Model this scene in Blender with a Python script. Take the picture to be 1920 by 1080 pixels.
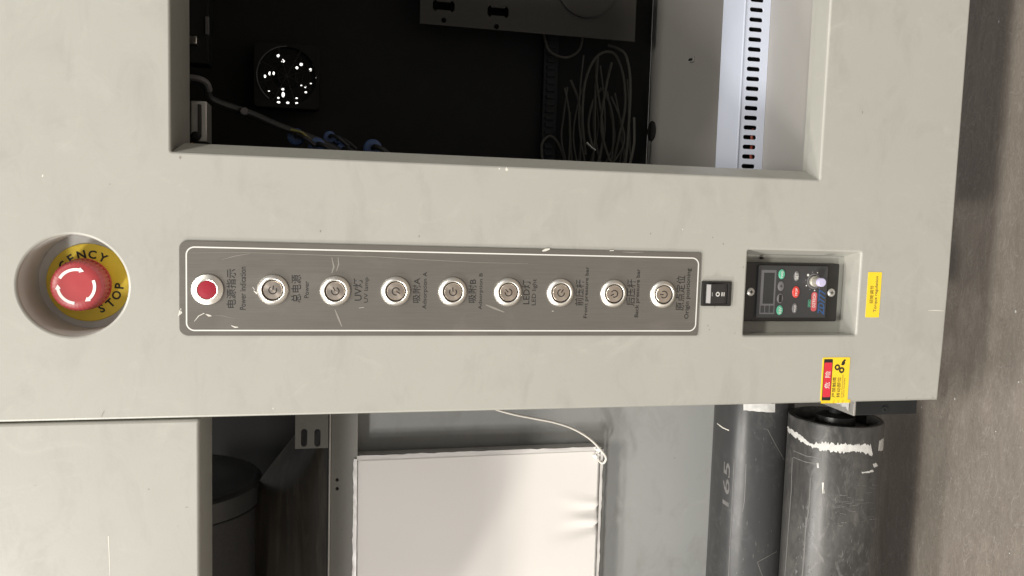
import bpy, bmesh, math, random
from mathutils import Vector, Matrix
random.seed(4)
S = bpy.context.scene
for o in list(bpy.data.objects):
    bpy.data.objects.remove(o)

# ------------------------------------------------------------------ camera
# All lengths below are millimetres: x to the right along the machine front, y into the machine
# (front sheet = 0), z up from camera height; the workshop floor is at z = -655.
FL = 1550.0
HCAM = 655.0
DIST = 620.0
d1 = Vector((6776, 67, FL)).normalized()                     # world down, in camera axes
d2 = Vector((-560, 17860, FL)); d2 = (d2 - d1 * d2.dot(d1)).normalized()
d3 = d1.cross(d2)                                            # world depth, in camera axes
ex = Vector((-d2.x, d3.x, -d1.x)); ey = Vector((d2.y, -d3.y, d1.y)); ez = Vector((d2.z, -d3.z, d1.z))
cam = bpy.data.cameras.new('camera'); camo = bpy.data.objects.new('camera', cam)
S.collection.objects.link(camo)
camo.matrix_world = Matrix(((ex.x, ey.x, ez.x, 0), (ex.y, ey.y, ez.y, -DIST / 1000),
                            (ex.z, ey.z, ez.z, HCAM / 1000), (0, 0, 0, 1)))
cam.sensor_width = 36; cam.lens = FL / 1920 * 36; cam.clip_start = 0.01; cam.clip_end = 200
S.camera = camo

def P(px, py, y=0.0):
    """A point of the photograph, on the plane y (mm) parallel to the machine front -> (x, z) in mm."""
    v = Vector((px - 960, py - 540, FL)); t = (DIST + y) / v.dot(d3)
    return (-v.dot(d2) * t, -v.dot(d1) * t)

# ------------------------------------------------------------------ world, lamps, exposure
W = bpy.data.worlds.new('World'); S.world = W; W.use_nodes = True
W.node_tree.nodes['Background'].inputs[0].default_value = (0.97, 0.98, 1.0, 1)
W.node_tree.nodes['Background'].inputs[1].default_value = 0.36
S.view_settings.view_transform = 'Standard'; S.view_settings.look = 'None'
S.view_settings.exposure = -0.2; S.view_settings.gamma = 1.0
S.cycles.max_bounces = 6

def lamp(loc, target, sx, sy, power, col):
    l = bpy.data.lights.new('ceiling_lamp', 'AREA'); l.shape = 'RECTANGLE'; l.size = sx; l.size_y = sy
    l.energy = power; l.color = col
    o = bpy.data.objects.new('ceiling_lamp', l); S.collection.objects.link(o)
    o.location = loc
    o.rotation_euler = (Vector(target) - Vector(loc)).to_track_quat('-Z', 'Y').to_euler()
tg = (-0.05, 0.05, 0.5)
WARM = (1.0, 0.955, 0.87)
lamp((0.05, -2.55, 4.0), tg, 0.9, 0.26, 95, WARM)            # the row of ceiling lamps over the aisle
lamp((-2.95, -2.55, 4.0), tg, 0.9, 0.26, 50, WARM)
lamp((-5.9, -2.55, 4.0), tg, 0.9, 0.26, 330, WARM)
lamp((3.0, -2.55, 4.0), tg, 0.9, 0.26, 80, WARM)
lamp((-0.25, -0.85, 3.0), tg, 0.9, 0.26, 42, (1.0, 0.97, 0.93))    # row right above the machine front
lamp((-4.4, -6.5, 4.0), tg, 1.4, 0.5, 400, (1.0, 0.965, 0.92))  # next row, further out in the hall

# ------------------------------------------------------------------ helpers
def L(p):
    return Vector((p[0] / 1000, p[1] / 1000, (p[2] + HCAM) / 1000))

def thing(name, label, cat, base, group=None):
    o = bpy.data.objects.new(name, None); S.collection.objects.link(o)
    o.location = L(base); o.empty_display_size = 0.01
    o['label'] = label; o['category'] = cat
    if group: o['group'] = group
    return o

def tag(o, label, cat, group=None):
    o['label'] = label; o['category'] = cat
    if group: o['group'] = group
    return o

def origin(o):
    v = Vector((0, 0, 0))
    while o: v = v + o.location; o = o.parent
    return v

def link(name, me, mat, parent=None, smooth=40):
    o = bpy.data.objects.new(name, me); S.collection.objects.link(o)
    if mat:
        me.materials.clear(); me.materials.append(mat)
    if smooth:
        fl = [max(abs(c) for c in p.normal) < 0.9995 for p in me.polygons]
        for p in me.polygons: p.use_smooth = True
        me.set_sharp_from_angle(angle=math.radians(smooth))
        for p, f in zip(me.polygons, fl): p.use_smooth = f
    if parent:
        o.parent = parent
        w = parent
        while w.parent: w = w.parent
        o.matrix_parent_inverse = Matrix.Translation(-w.location) if parent is w else Matrix()
    return o

class MB:
    """Collects shapes in mm and links them as one mesh."""
    def __init__(s): s.bm = bmesh.new()
    def v(s, p): return s.bm.verts.new((p[0], p[1], p[2]))
    def face(s, vs):
        try: return s.bm.faces.new(vs)
        except ValueError: return None
    def poly(s, pts): return s.face([s.v(p) for p in pts])
    def box(s, x0, x1, y0, y1, z0, z1, bev=0.0, seg=2):
        m = Matrix.Translation(((x0 + x1) / 2, (y0 + y1) / 2, (z0 + z1) / 2)) @ Matrix.Diagonal((x1 - x0, y1 - y0, z1 - z0, 1))
        r = bmesh.ops.create_cube(s.bm, size=1, matrix=m)
        if bev:
            es = list({e for v in r['verts'] for e in v.link_edges})
            bmesh.ops.bevel(s.bm, geom=es, offset=bev, segments=seg, profile=0.5, affect='EDGES')
        return s
    def lathe(s, prof, c, axis='y', n=48, a0=0, a1=2 * math.pi, caps=True):
        """prof: [(radius, offset along axis)]; axis y: offset goes into +y; axis x: into +x."""
        full = abs(a1 - a0 - 2 * math.pi) < 1e-6
        rings = []
        for r, h in prof:
            ring = []
            for i in range(n if full else n + 1):
                a = a0 + (a1 - a0) * i / n
                if axis == 'y': p = (c[0] + r * math.cos(a), c[1] + h, c[2] + r * math.sin(a))
                elif axis == 'x': p = (c[0] + h, c[1] + r * math.cos(a), c[2] + r * math.sin(a))
                else: p = (c[0] + r * math.cos(a), c[1] + r * math.sin(a), c[2] + h)
                ring.append(s.v(p))
            rings.append(ring)
        m = len(rings[0])
        for a, b in zip(rings, rings[1:]):
            for i in range(m if full else m - 1):
                s.face([a[i], a[(i + 1) % m], b[(i + 1) % m], b[i]])
        if caps and full:
            s.face(rings[0][::-1]); s.face(rings[-1])
        return s
    def tube(s, pts, r, n=8, sub=6):
        pts = [Vector(p) for p in pts]
        if sub > 1 and len(pts) > 2:
            q = []
            for i in range(len(pts) - 1):
                p0 = pts[max(i - 1, 0)]; p1 = pts[i]; p2 = pts[i + 1]; p3 = pts[min(i + 2, len(pts) - 1)]
                for k in range(sub):
                    t = k / sub
                    q.append(0.5 * ((2 * p1) + (p2 - p0) * t + (2 * p0 - 5 * p1 + 4 * p2 - p3) * t * t + (3 * p1 - p0 - 3 * p2 + p3) * t ** 3))
            q.append(pts[-1]); pts = q
        up = Vector((0.31, 0.77, 0.21)); rings = []
        for i, p in enumerate(pts):
            d = (pts[min(i + 1, len(pts) - 1)] - pts[max(i - 1, 0)]).normalized()
            u = d.cross(up).normalized(); w = d.cross(u)
            rr = r(i / (len(pts) - 1)) if callable(r) else r
            rings.append([s.v(p + (u * math.cos(2 * math.pi * k / n) + w * math.sin(2 * math.pi * k / n)) * rr) for k in range(n)])
        for a, b in zip(rings, rings[1:]):
            for k in range(n): s.face([a[k], a[(k + 1) % n], b[(k + 1) % n], b[k]])
        s.face(rings[0][::-1]); s.face(rings[-1])
        return s
    def strip(s, pts, w, y):
        """Flat ribbon facing the front, pts = [(x, z)], lying at depth y."""
        pts = [Vector(p) for p in pts]; Lr = []
        for i, p in enumerate(pts):
            d = (pts[min(i + 1, len(pts) - 1)] - pts[max(i - 1, 0)]).normalized(); nn = Vector((-d.y, d.x))
            ww = (w(i / (len(pts) - 1)) if callable(w) else w) / 2
            Lr.append((s.v((p.x + nn.x * ww, y, p.y + nn.y * ww)), s.v((p.x - nn.x * ww, y, p.y - nn.y * ww))))
        for a, b in zip(Lr, Lr[1:]): s.face([a[0], b[0], b[1], a[1]])
        return s
    def build(s, name, mat, parent=None, smooth=40):
        bmesh.ops.recalc_face_normals(s.bm, faces=s.bm.faces[:])
        for v in s.bm.verts: v.co = L(v.co)
        me = bpy.data.meshes.new(name); s.bm.to_mesh(me); s.bm.free()
        return link(name, me, mat, parent, smooth)

def rrect(x0, x1, z0, z1, r=0.0, n=6, radii=None):
    """Rounded rectangle; radii = (top right, top left, bottom left, bottom right)."""
    out = []
    rs = radii or (r, r, r, r)
    for (cx, cz, sx, sz), rr, a0 in zip(((x1, z1, -1, -1), (x0, z1, 1, -1), (x0, z0, 1, 1), (x1, z0, -1, 1)), rs, (0, 90, 180, 270)):
        if rr < 1e-6: out.append((cx, cz)); continue
        for k in range(n + 1):
            a = math.radians(a0 + 90 * k / n)
            out.append((cx + sx * rr + rr * math.cos(a), cz + sz * rr + rr * math.sin(a)))
    return out

def circ(x, z, r, n=48, rz=None):
    return [(x + r * math.cos(2 * math.pi * k / n), z + (rz or r) * math.sin(2 * math.pi * k / n)) for k in range(n)]

def fill_mesh(loops):
    """Triangulated flat mesh from outlines (later loops are holes), in the x-z plane."""
    cu = bpy.data.curves.new('outline', 'CURVE'); cu.dimensions = '2D'; cu.fill_mode = 'BOTH'
    for lp in loops:
        sp = cu.splines.new('POLY'); sp.points.add(len(lp) - 1)
        for i, p in enumerate(lp): sp.points[i].co = (p[0], p[1], 0, 1)
        sp.use_cyclic_u = True
    o = bpy.data.objects.new('outline', cu); S.collection.objects.link(o)
    bpy.context.view_layer.update()
    me = bpy.data.meshes.new_from_object(o.evaluated_get(bpy.context.evaluated_depsgraph_get()))
    bpy.data.objects.remove(o); bpy.data.curves.remove(cu)
    return me

def inset(lp, d, hole):
    """The outline moved by d into the material."""
    n = len(lp); ar = sum(lp[i][0] * lp[(i + 1) % n][1] - lp[(i + 1) % n][0] * lp[i][1] for i in range(n))
    sg = (1 if ar > 0 else -1) * (-1 if hole else 1); out = []
    for i in range(n):
        p, q, w = (Vector(lp[i - 1][:2]), Vector(lp[i][:2]), Vector(lp[(i + 1) % n][:2]))
        e1, e2 = (q - p).normalized(), (w - q).normalized()
        n1, n2 = Vector((-e1.y, e1.x)) * sg, Vector((-e2.y, e2.x)) * sg
        m_ = (n1 + n2) / max(0.4, 1 + n1.dot(n2)); out.append((q.x + m_.x * d, q.y + m_.y * d))
    return out

def plate(name, loops, y0, t, mat, parent=None, bev=0.0, smooth=40, seg=2, remap=None):
    """Flat sheet with cut-outs: front face at y0, thickness t (mm), outer and cut edges rounded by bev."""
    bm = bmesh.new()
    def cap(lps, y, front):
        me = fill_mesh(lps); b2 = bmesh.new(); b2.from_mesh(me); bpy.data.meshes.remove(me)
        for f in b2.faces:
            vs = [bm.verts.new((v.co.x, y, v.co.y)) for v in f.verts]; g = bm.faces.new(vs); g.normal_update()
            if (g.normal.y > 0) == front: g.normal_flip()
        b2.free()
    rows = [[inset(lp, bev * (1 - math.sin(math.pi / 2 * k / seg)), i > 0) for i, lp in enumerate(loops)] for k in range(seg + 1)] if bev else [loops]
    ys = [y0 + bev * (1 - math.cos(math.pi / 2 * k / seg)) for k in range(seg + 1)] if bev else [y0]
    cap(rows[0], y0, True)
    if t:
        rows.append(loops); ys.append(y0 + t)
        for li, lp in enumerate(loops):
            n = len(lp); ar = sum(lp[i][0] * lp[(i + 1) % n][1] - lp[(i + 1) % n][0] * lp[i][1] for i in range(n))
            sg = (ar > 0) != (li > 0)
            for k in range(len(rows) - 1):
                for i in range(n):
                    j = (i + 1) % n; p, q = rows[k][li], rows[k + 1][li]
                    vs = [bm.verts.new((c[0], y, c[1])) for c, y in ((p[i], ys[k]), (p[j], ys[k]), (q[j], ys[k + 1]), (q[i], ys[k + 1]))]
                    bm.faces.new(vs if not sg else vs[::-1])
        cap(loops, y0 + t, False)
        bmesh.ops.remove_doubles(bm, verts=bm.verts[:], dist=1e-4)
        bmesh.ops.recalc_face_normals(bm, faces=bm.faces[:])
    for v in bm.verts:
        c = v.co
        if remap: c = remap(c)
        v.co = L(c)
    m2 = bpy.data.meshes.new(name); bm.to_mesh(m2); bm.free()
    return link(name, m2, mat, parent, smooth)

def text_geo(body, bold=0.0):
    cu = bpy.data.curves.new('lettering', 'FONT'); cu.body = body; cu.offset = bold; cu.resolution_u = 3
    o = bpy.data.objects.new('lettering', cu); S.collection.objects.link(o)
    bpy.context.view_layer.update()
    me = bpy.data.meshes.new_from_object(o.evaluated_get(bpy.context.evaluated_depsgraph_get()))
    bpy.data.objects.remove(o); bpy.data.curves.remove(cu)
    return me

def lettering(body, cx, cz, w, h, y, mat, parent, rot=0.0, bold=0.0, name='lettering', shear=0.0, remap=None):
    """Printed words in a box w x h (mm) centred on (cx, cz), lying at depth y; h None keeps the proportions."""
    me = text_geo(body, bold)
    if not me.vertices: return None
    xs = [v.co.x for v in me.vertices]; ys = [v.co.y for v in me.vertices]
    x0, x1, y0, y1 = min(xs), max(xs), min(ys), max(ys)
    sx = w / max(x1 - x0, 1e-6) if w else None
    sy = h / max(y1 - y0, 1e-6) if h else sx
    if sx is None: sx = sy
    ca, sa = math.cos(rot), math.sin(rot)
    for v in me.vertices:
        a = (v.co.x - (x0 + x1) / 2) * sx; b = (v.co.y - (y0 + y1) / 2) * sy
        a += shear * b
        p = Vector((cx + a * ca - b * sa, y, cz + a * sa + b * ca))
        if remap: p = remap(p)
        v.co = L(p)
    return link(name, me, mat, parent, 0)

# ------------------------------------------------------------------ materials
def new_mat(name):
    m = bpy.data.materials.new(name); m.use_nodes = True
    nt = m.node_tree; return m, nt, nt.nodes['Principled BSDF']

def noise(nt, scale, detail=4, rough=0.55, stretch=(1, 1, 1), dist=0.0, coord='Object'):
    tc = nt.nodes.new('ShaderNodeTexCoord'); mp = nt.nodes.new('ShaderNodeMapping')
    mp.inputs['Scale'].default_value = stretch
    n = nt.nodes.new('ShaderNodeTexNoise'); n.inputs['Scale'].default_value = scale; n.inputs['Detail'].default_value = detail
    n.inputs['Roughness'].default_value = rough; n.inputs['Distortion'].default_value = dist
    nt.links.new(tc.outputs[coord], mp.inputs[0]); nt.links.new(mp.outputs[0], n.inputs['Vector'])
    return n.outputs['Fac']

def ramp(nt, fac, a, b, ca=(0, 0, 0, 1), cb=(1, 1, 1, 1)):
    r = nt.nodes.new('ShaderNodeValToRGB'); r.color_ramp.elements[0].position = a; r.color_ramp.elements[1].position = b
    r.color_ramp.elements[0].color = ca; r.color_ramp.elements[1].color = cb
    nt.links.new(fac, r.inputs[0]); return r.outputs[0]

def mix(nt, fac, a, b):
    m = nt.nodes.new('ShaderNodeMix'); m.data_type = 'RGBA'
    for s, v in ((m.inputs[0], fac), (m.inputs[6], a), (m.inputs[7], b)):
        if hasattr(v, 'links'): nt.links.new(v, s)
        elif isinstance(v, (int, float)): s.default_value = v
        else: s.default_value = (*v[:3], 1)
    return m.outputs[2]

def bump(nt, bs, fac, strength, dist=0.001):
    b = nt.nodes.new('ShaderNodeBump'); b.inputs['Strength'].default_value = strength; b.inputs['Distance'].default_value = dist
    nt.links.new(fac, b.inputs['Height']); nt.links.new(b.outputs[0], bs.inputs['Normal'])

def ridge(nt, scale, stretch, dist, wid=0.018, top=1.0, mid=0.5):
    f = noise(nt, scale, 3, 0.5, stretch, dist)
    rp = nt.nodes.new('ShaderNodeValToRGB'); e = rp.color_ramp.elements
    e[0].position = mid - wid; e[0].color = (0, 0, 0, 1); e[1].position = mid + wid; e[1].color = (0, 0, 0, 1)
    k = e.new(mid); k.color = (top,) * 3 + (1,)
    nt.links.new(f, rp.inputs[0]); return rp.outputs[0]

def simple(name, col, rough=0.5, metal=0.0, var=0.12, vscale=30, bmp=0.0, bscale=400, spec=0.5):
    m, nt, bs = new_mat(name)
    f = noise(nt, vscale)
    c = mix(nt, f, tuple(x * (1 - var) for x in col), tuple(min(1, x * (1 + var)) for x in col))
    nt.links.new(c, bs.inputs['Base Color'])
    bs.inputs['Roughness'].default_value = rough; bs.inputs['Metallic'].default_value = metal
    bs.inputs['Specular IOR Level'].default_value = spec
    if bmp: bump(nt, bs, noise(nt, bscale, 3), bmp, 0.0004)
    return m

def paint(name, base, dirty, rough=0.42):
    """Powder-coated sheet: fine orange peel, faint handling dirt, a few dark specks."""
    m, nt, bs = new_mat(name)
    big = noise(nt, 5.0, 5, 0.6)
    c = mix(nt, ramp(nt, big, 0.36, 0.72), base, tuple(x * 0.94 for x in base))
    sm = noise(nt, 16.0, 6, 0.7, (1.0, 1, 1.8), 0.6)
    c = mix(nt, ramp(nt, sm, 0.50, 0.80, cb=(0.75,) * 3 + (1,)), c, dirty)
    pale = noise(nt, 28.0, 5, 0.75, (1, 1, 0.8), 1.2)
    c = mix(nt, ramp(nt, pale, 0.56, 0.80, cb=(0.6,) * 3 + (1,)), c, tuple(min(1, x * 1.15) for x in base))
    sp = noise(nt, 190.0, 2, 0.5)
    c = mix(nt, ramp(nt, sp, 0.765, 0.80, cb=(0.8,) * 3 + (1,)), c, (0.16, 0.14, 0.12))
    nt.links.new(c, bs.inputs['Base Color'])
    r = ramp(nt, sm, 0.3, 0.8, (rough - .05,) * 3 + (1,), (rough + .12,) * 3 + (1,)); nt.links.new(r, bs.inputs['Roughness'])
    bump(nt, bs, noise(nt, 520, 3), 0.10, 0.0003)
    return m

M = {}
M['paint'] = paint('ivory_powder_coat', (0.388, 0.382, 0.344), (0.305, 0.299, 0.27), 0.35)
M['cup'] = simple('pale_grey_cup', (0.60, 0.60, 0.575), 0.5, var=.05)
M['grey_paint'] = paint('grey_powder_coat', (0.36, 0.365, 0.355), (0.27, 0.27, 0.25))
M['rail'] = paint('rail_grey_paint', (0.30, 0.295, 0.27), (0.22, 0.215, 0.2))
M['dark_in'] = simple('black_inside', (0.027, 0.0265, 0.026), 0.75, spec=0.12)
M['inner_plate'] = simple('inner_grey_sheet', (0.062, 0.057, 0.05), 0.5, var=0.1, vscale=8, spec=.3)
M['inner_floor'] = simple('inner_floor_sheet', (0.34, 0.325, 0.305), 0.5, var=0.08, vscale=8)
M['black_plastic'] = simple('black_plastic', (0.018, 0.017, 0.016), 0.38, bmp=0.06)
M['black_metal'] = simple('black_oxide_metal', (0.018, 0.019, 0.019), 0.6, spec=0.2, var=0.3, bmp=0.1)
M['red'] = simple('red_plastic', (0.37, 0.05, 0.054), 0.36, var=0.06, bmp=0.04)
M['red_dark'] = simple('red_collar_plastic', (0.42, 0.04, 0.03), 0.45)
M['lens'] = simple('red_lamp_lens', (0.30, 0.012, 0.028), 0.42, var=0.15, vscale=200)
M['white_print'] = simple('white_print', (0.70, 0.685, 0.65), 0.5, var=0.03)
M['ring_white'] = simple('raised_white', (0.85, 0.80, 0.76), 0.5, var=0.03)
M['yellow'] = simple('yellow_label', (0.86, 0.64, 0.055), 0.42, var=0.06, vscale=60)
M['sticker'] = simple('yellow_vinyl', (0.85, 0.60, 0.03), 0.4, var=0.05, vscale=90)
M['ink'] = simple('black_ink', (0.018, 0.016, 0.015), 0.5)
M['cap_ink'] = simple('grey_black_ink', (0.055, 0.05, 0.046), 0.5)
M['red_print'] = simple('red_print', (0.62, 0.03, 0.05), 0.45)
M['wire'] = simple('white_wire', (0.78, 0.74, 0.68), 0.45, var=0.04)
M['duct'] = simple('pale_blue_pvc', (0.63, 0.67, 0.78), 0.45, var=0.04)
M['dark_cable'] = simple('dark_cable', (0.03, 0.03, 0.03), 0.45)
M['grey_cable'] = simple('grey_cable', (0.085, 0.078, 0.064), 0.5)
M['blue'] = simple('blue_fitting', (0.055, 0.105, 0.25), 0.4)
M['brass'] = simple('brass', (0.55, 0.38, 0.18), 0.35, 0.9)
M['steel'] = simple('bright_steel', (0.72, 0.70, 0.66), 0.28, 1.0, var=0.08)
M['alu'] = simple('worn_aluminium', (0.62, 0.60, 0.56), 0.42, 0.85, var=0.15, vscale=80, bmp=0.15)
M['tape'] = simple('white_tape', (0.52, 0.51, 0.49), 0.55, var=0.4, vscale=160, bmp=0.25, bscale=500)
M['scratch'] = simple('bare_scratch', (0.66, 0.63, 0.57), 0.5)
M['faint_scratch'] = simple('faint_scratch', (0.245, 0.225, 0.20), 0.45)
M['faint_grey'] = simple('faint_scuff', (0.135, 0.13, 0.124), 0.5, var=.3, vscale=150)
M['chalk'] = simple('smeared_chalk', (0.135, 0.13, 0.126), 0.6, var=.5, vscale=260)
M['green'] = simple('green_key', (0.10, 0.42, 0.27), 0.45)
M['grey_key'] = simple('grey_key', (0.15, 0.145, 0.15), 0.5)
M['lcd'] = simple('dark_display', (0.035, 0.036, 0.037), 0.15)
M['face'] = simple('controller_face', (0.045, 0.045, 0.047), 0.35)
M['grey_line'] = simple('grey_print', (0.13, 0.13, 0.135), 0.5)
M['pink_print'] = simple('pink_red_print', (0.55, 0.10, 0.11), 0.45)
M['blue_print'] = simple('blue_print', (0.035, 0.10, 0.26), 0.4)
M['red_key'] = simple('red_key', (0.62, 0.05, 0.04), 0.4)
M['knob_tip'] = simple('pale_violet_cap', (0.50, 0.47, 0.66), 0.35)
M['knob'] = simple('knob_metal', (0.50, 0.47, 0.40), 0.4, 0.5)
M['mesh_roll'] = simple('black_mesh_roll', (0.05, 0.049, 0.05), 0.6, var=0.3, vscale=300, bmp=0.5, bscale=700)
M['roll_cap'] = simple('dark_roll_cap', (0.055, 0.056, 0.056), 0.4, var=0.12)

# metal of the buttons: turned radial grain
def turned(name, col, rough, metal):
    m, nt, bs = new_mat(name)
    f = noise(nt, 60, 3)
    nt.links.new(mix(nt, f, tuple(c * .9 for c in col), col), bs.inputs['Base Color'])
    bs.inputs['Metallic'].default_value = metal; bs.inputs['Roughness'].default_value = rough
    bs.inputs['Anisotropic'].default_value = 0.65
    tn = nt.nodes.new('ShaderNodeTangent'); tn.direction_type = 'RADIAL'; tn.axis = 'Y'
    nt.links.new(tn.outputs[0], bs.inputs['Tangent'])
    return m
M['bezel'] = turned('turned_steel_bezel', (0.95, 0.91, 0.84), 0.34, 0.95)
M['button_face'] = turned('turned_steel_face', (0.64, 0.56, 0.48), 0.30, 0.92)

# control plate: brushed anodised sheet
m, nt, bs = new_mat('brushed_taupe_plate')
br = noise(nt, 40, 5, 0.7, (26, 1, 0.7))
c = mix(nt, ramp(nt, br, 0.3, 0.72), (0.132, 0.122, 0.108), (0.160, 0.148, 0.132))
sm = noise(nt, 17, 4, 0.65, (1.4, 1, 1), 0.8)
c = mix(nt, ramp(nt, sm, 0.56, 0.86, cb=(0.6,) * 3 + (1,)), c, (0.20, 0.182, 0.164))
nt.links.new(c, bs.inputs['Base Color']); bs.inputs['Metallic'].default_value = 0.25
nt.links.new(ramp(nt, sm, 0.3, 0.8, (0.36,) * 3 + (1,), (0.52,) * 3 + (1,)), bs.inputs['Roughness'])
M['plate'] = m

# roller rubber: scuffed along its length and around
def rubber(name, col, pale, lo, hi):
    m, nt, bs = new_mat(name)
    a = noise(nt, 30, 6, 0.75, (0.35, 1, 1), 0.3)
    b = noise(nt, 85, 5, 0.7, (0.6, 1, 1), 1.5)
    g = noise(nt, 9, 4, 0.6, (0.5, 1, 1))
    c = mix(nt, ramp(nt, a, lo, hi, cb=(0.55,) * 3 + (1,)), col, pale)
    mul = nt.nodes.new('ShaderNodeMath'); mul.operation = 'MULTIPLY'
    nt.links.new(ramp(nt, b, 0.50, 0.72), mul.inputs[0]); nt.links.new(ramp(nt, g, 0.42, 0.66, cb=(0.7,) * 3 + (1,)), mul.inputs[1])
    c = mix(nt, mul.outputs[0], c, tuple(x * 1.5 for x in pale))
    nt.links.new(c, bs.inputs['Base Color'])
    nt.links.new(ramp(nt, a, 0.3, 0.7, (0.27,) * 3 + (1,), (0.42,) * 3 + (1,)), bs.inputs['Roughness'])
    bump(nt, bs, b, 0.10, 0.0004)
    return m
M['rubber'] = rubber('scuffed_black_rubber', (0.043, 0.042, 0.041), (0.17, 0.16, 0.15), 0.40, 0.78)
M['rubber_smooth'] = rubber('dull_black_rubber', (0.05, 0.05, 0.051), (0.085, 0.082, 0.08), 0.5, 0.85)

# hanging film: dark, glossy, with paler streaks along x painted in as highlights
m, nt, bs = new_mat('brown_film')
a = noise(nt, 26, 5, 0.6, (0.35, 3.0, 3.0), 0.6)
nt.links.new(mix(nt, ramp(nt, a, 0.5, 0.78), (0.052, 0.045, 0.037), (0.125, 0.105, 0.078)), bs.inputs['Base Color'])
bs.inputs['Roughness'].default_value = 0.34
bump(nt, bs, a, 0.12, 0.004); M['film'] = m

# white wrapped carton
m, nt, bs = new_mat('white_wrapped_board')
nt.links.new(mix(nt, noise(nt, 5, 3), (0.83, 0.795, 0.755), (0.87, 0.845, 0.815)), bs.inputs['Base Color'])
bs.inputs['Roughness'].default_value = 0.34; bs.inputs['Coat Weight'].default_value = 0.25; bs.inputs['Coat Roughness'].default_value = 0.15
bump(nt, bs, noise(nt, 22, 4, 0.5), 0.12, 0.002); M['box'] = m
M['wrap_edge'] = simple('clear_wrap_edge', (0.86, 0.83, 0.80), 0.3, var=0.06, vscale=60, bmp=0.2, bscale=120)

# workshop floor: worn grey-brown vinyl, brushed grain running along the machine
m, nt, bs = new_mat('worn_grey_floor')
g1 = noise(nt, 13, 8, 0.7, (0.6, 2.2, 1), 1.6)
g2 = noise(nt, 70, 6, 0.7, (0.5, 2.4, 1), 2.0)
g3 = noise(nt, 3.2, 4, 0.6, (1, 1.6, 1), 0.5)
c = mix(nt, ramp(nt, g1, 0.3, 0.72), (0.165, 0.141, 0.119), (0.235, 0.205, 0.175))
c = mix(nt, ramp(nt, g2, 0.52, 0.75, cb=(0.6,) * 3 + (1,)), c, (0.30, 0.275, 0.24))
c = mix(nt, ramp(nt, g3, 0.45, 0.7, cb=(0.5,) * 3 + (1,)), c, (0.165, 0.15, 0.134))
fl = noise(nt, 110, 2, 0.4, (1, 1, 1))
c = mix(nt, ramp(nt, fl, 0.77, 0.81, cb=(0.4,) * 3 + (1,)), c, (0.50, 0.47, 0.42))
c = mix(nt, ridge(nt, 26, (0.7, 1.5, 1), 2.5, 0.012, .5), c, (0.33, 0.305, 0.27))
c = mix(nt, ridge(nt, 60, (0.6, 1.4, 1), 3.0, 0.02, .5), c, (0.29, 0.265, 0.235))
c = mix(nt, ridge(nt, 34, (0.8, 1.3, 1), 2.0, 0.012, .5, .56), c, (0.125, 0.11, 0.096))
nt.links.new(c, bs.inputs['Base Color'])
nt.links.new(ramp(nt, g1, 0.3, 0.8, (0.36,) * 3 + (1,), (0.55,) * 3 + (1,)), bs.inputs['Roughness'])
bump(nt, bs, g2, 0.35, 0.0008); M['floor'] = m

# ------------------------------------------------------------------ floor
fm = MB(); fm.poly([(-9000, -9000, -655), (9000, -9000, -655), (9000, 9000, -655), (-9000, 9000, -655)])
fo = fm.build('workshop_floor', M['floor'], None, 0); fo['kind'] = 'structure'

# ------------------------------------------------------------------ machine body
body = thing('machine_body', 'ivory painted sheet metal machine body with window cut-out and grey back', 'machine', (0, 0, -535))
HX, HZ, HR = -56.9, 167.8, 35.2                              # recess of the emergency stop
CX0, CX1, CZ0, CZ1 = -93.0, -22.0, -446.3, -340.6            # recess of the speed controller
WX0, WX1, WZ0, WZ1 = 37.7, 330.0, -402.3, 104.0              # window
front = plate('front_panel', [[(-151.5, -533.0), (-100, -534.8), (-40, -535.8), (420, -536.4), (420, 480), (-151.5, 480)],
    circ(HX, HZ, HR, 64), rrect(CX0, CX1, CZ0, CZ1, 1.5, 3), rrect(WX0, WX1, WZ0, WZ1, 1.0, 2)], 0, 3.0, M['paint'], body, 1.7, seg=3)
# hem of the sheet, returned to the rear along the left edge and the bottom
MB().box(-151.4, -149.4, 2.9, 60, -532.5, 480, 0.4).build('side_panel', M['paint'], body)
MB().box(-149.3, 420, 3.0, 60, -535.2, -533.2, 0.4).build('bottom_flange', M['paint'], body)
MB().box(-149.3, -147.5, 60, 430, -425, 480, 0.3).build('inner_side_panel', M['dark_in'], body)
# emergency stop cup
MB().lathe([(HR + .05, 2.6), (HR + .05, 44.9)], (HX, 0, HZ), n=64, caps=False).build('stop_recess_wall', M['cup'], body)
plate('stop_recess_floor', [circ(HX, HZ, HR + 1.5, 64)], 45, 1.5, M['cup'], body)
# controller pocket (slightly drafted walls)
fx0, fx1, fz0, fz1 = -94.0, -27.0, -447.2, -341.0
mb = MB()
o_ = [(CX0, 2.8, CZ0), (CX1, 2.8, CZ0), (CX1, 2.8, CZ1), (CX0, 2.8, CZ1)]; i_ = [(fx0, 25, fz0), (fx1, 25, fz0), (fx1, 25, fz1), (fx0, 25, fz1)]
for k in range(4): mb.poly([o_[k], o_[(k + 1) % 4], i_[(k + 1) % 4], i_[k]])
mb.poly(i_); mb.build('controller_recess', M['paint'], body, 0)
for px, py in ((1430, 483), (1591, 477)):
    x, z = P(px, py, 20); MB().lathe([(1.0, 0), (1.2, 4)], (x - .5, 19.2, z), n=10).build('rivet_hole', M['ink'] if px < 1500 else M['steel'], body)
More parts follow.
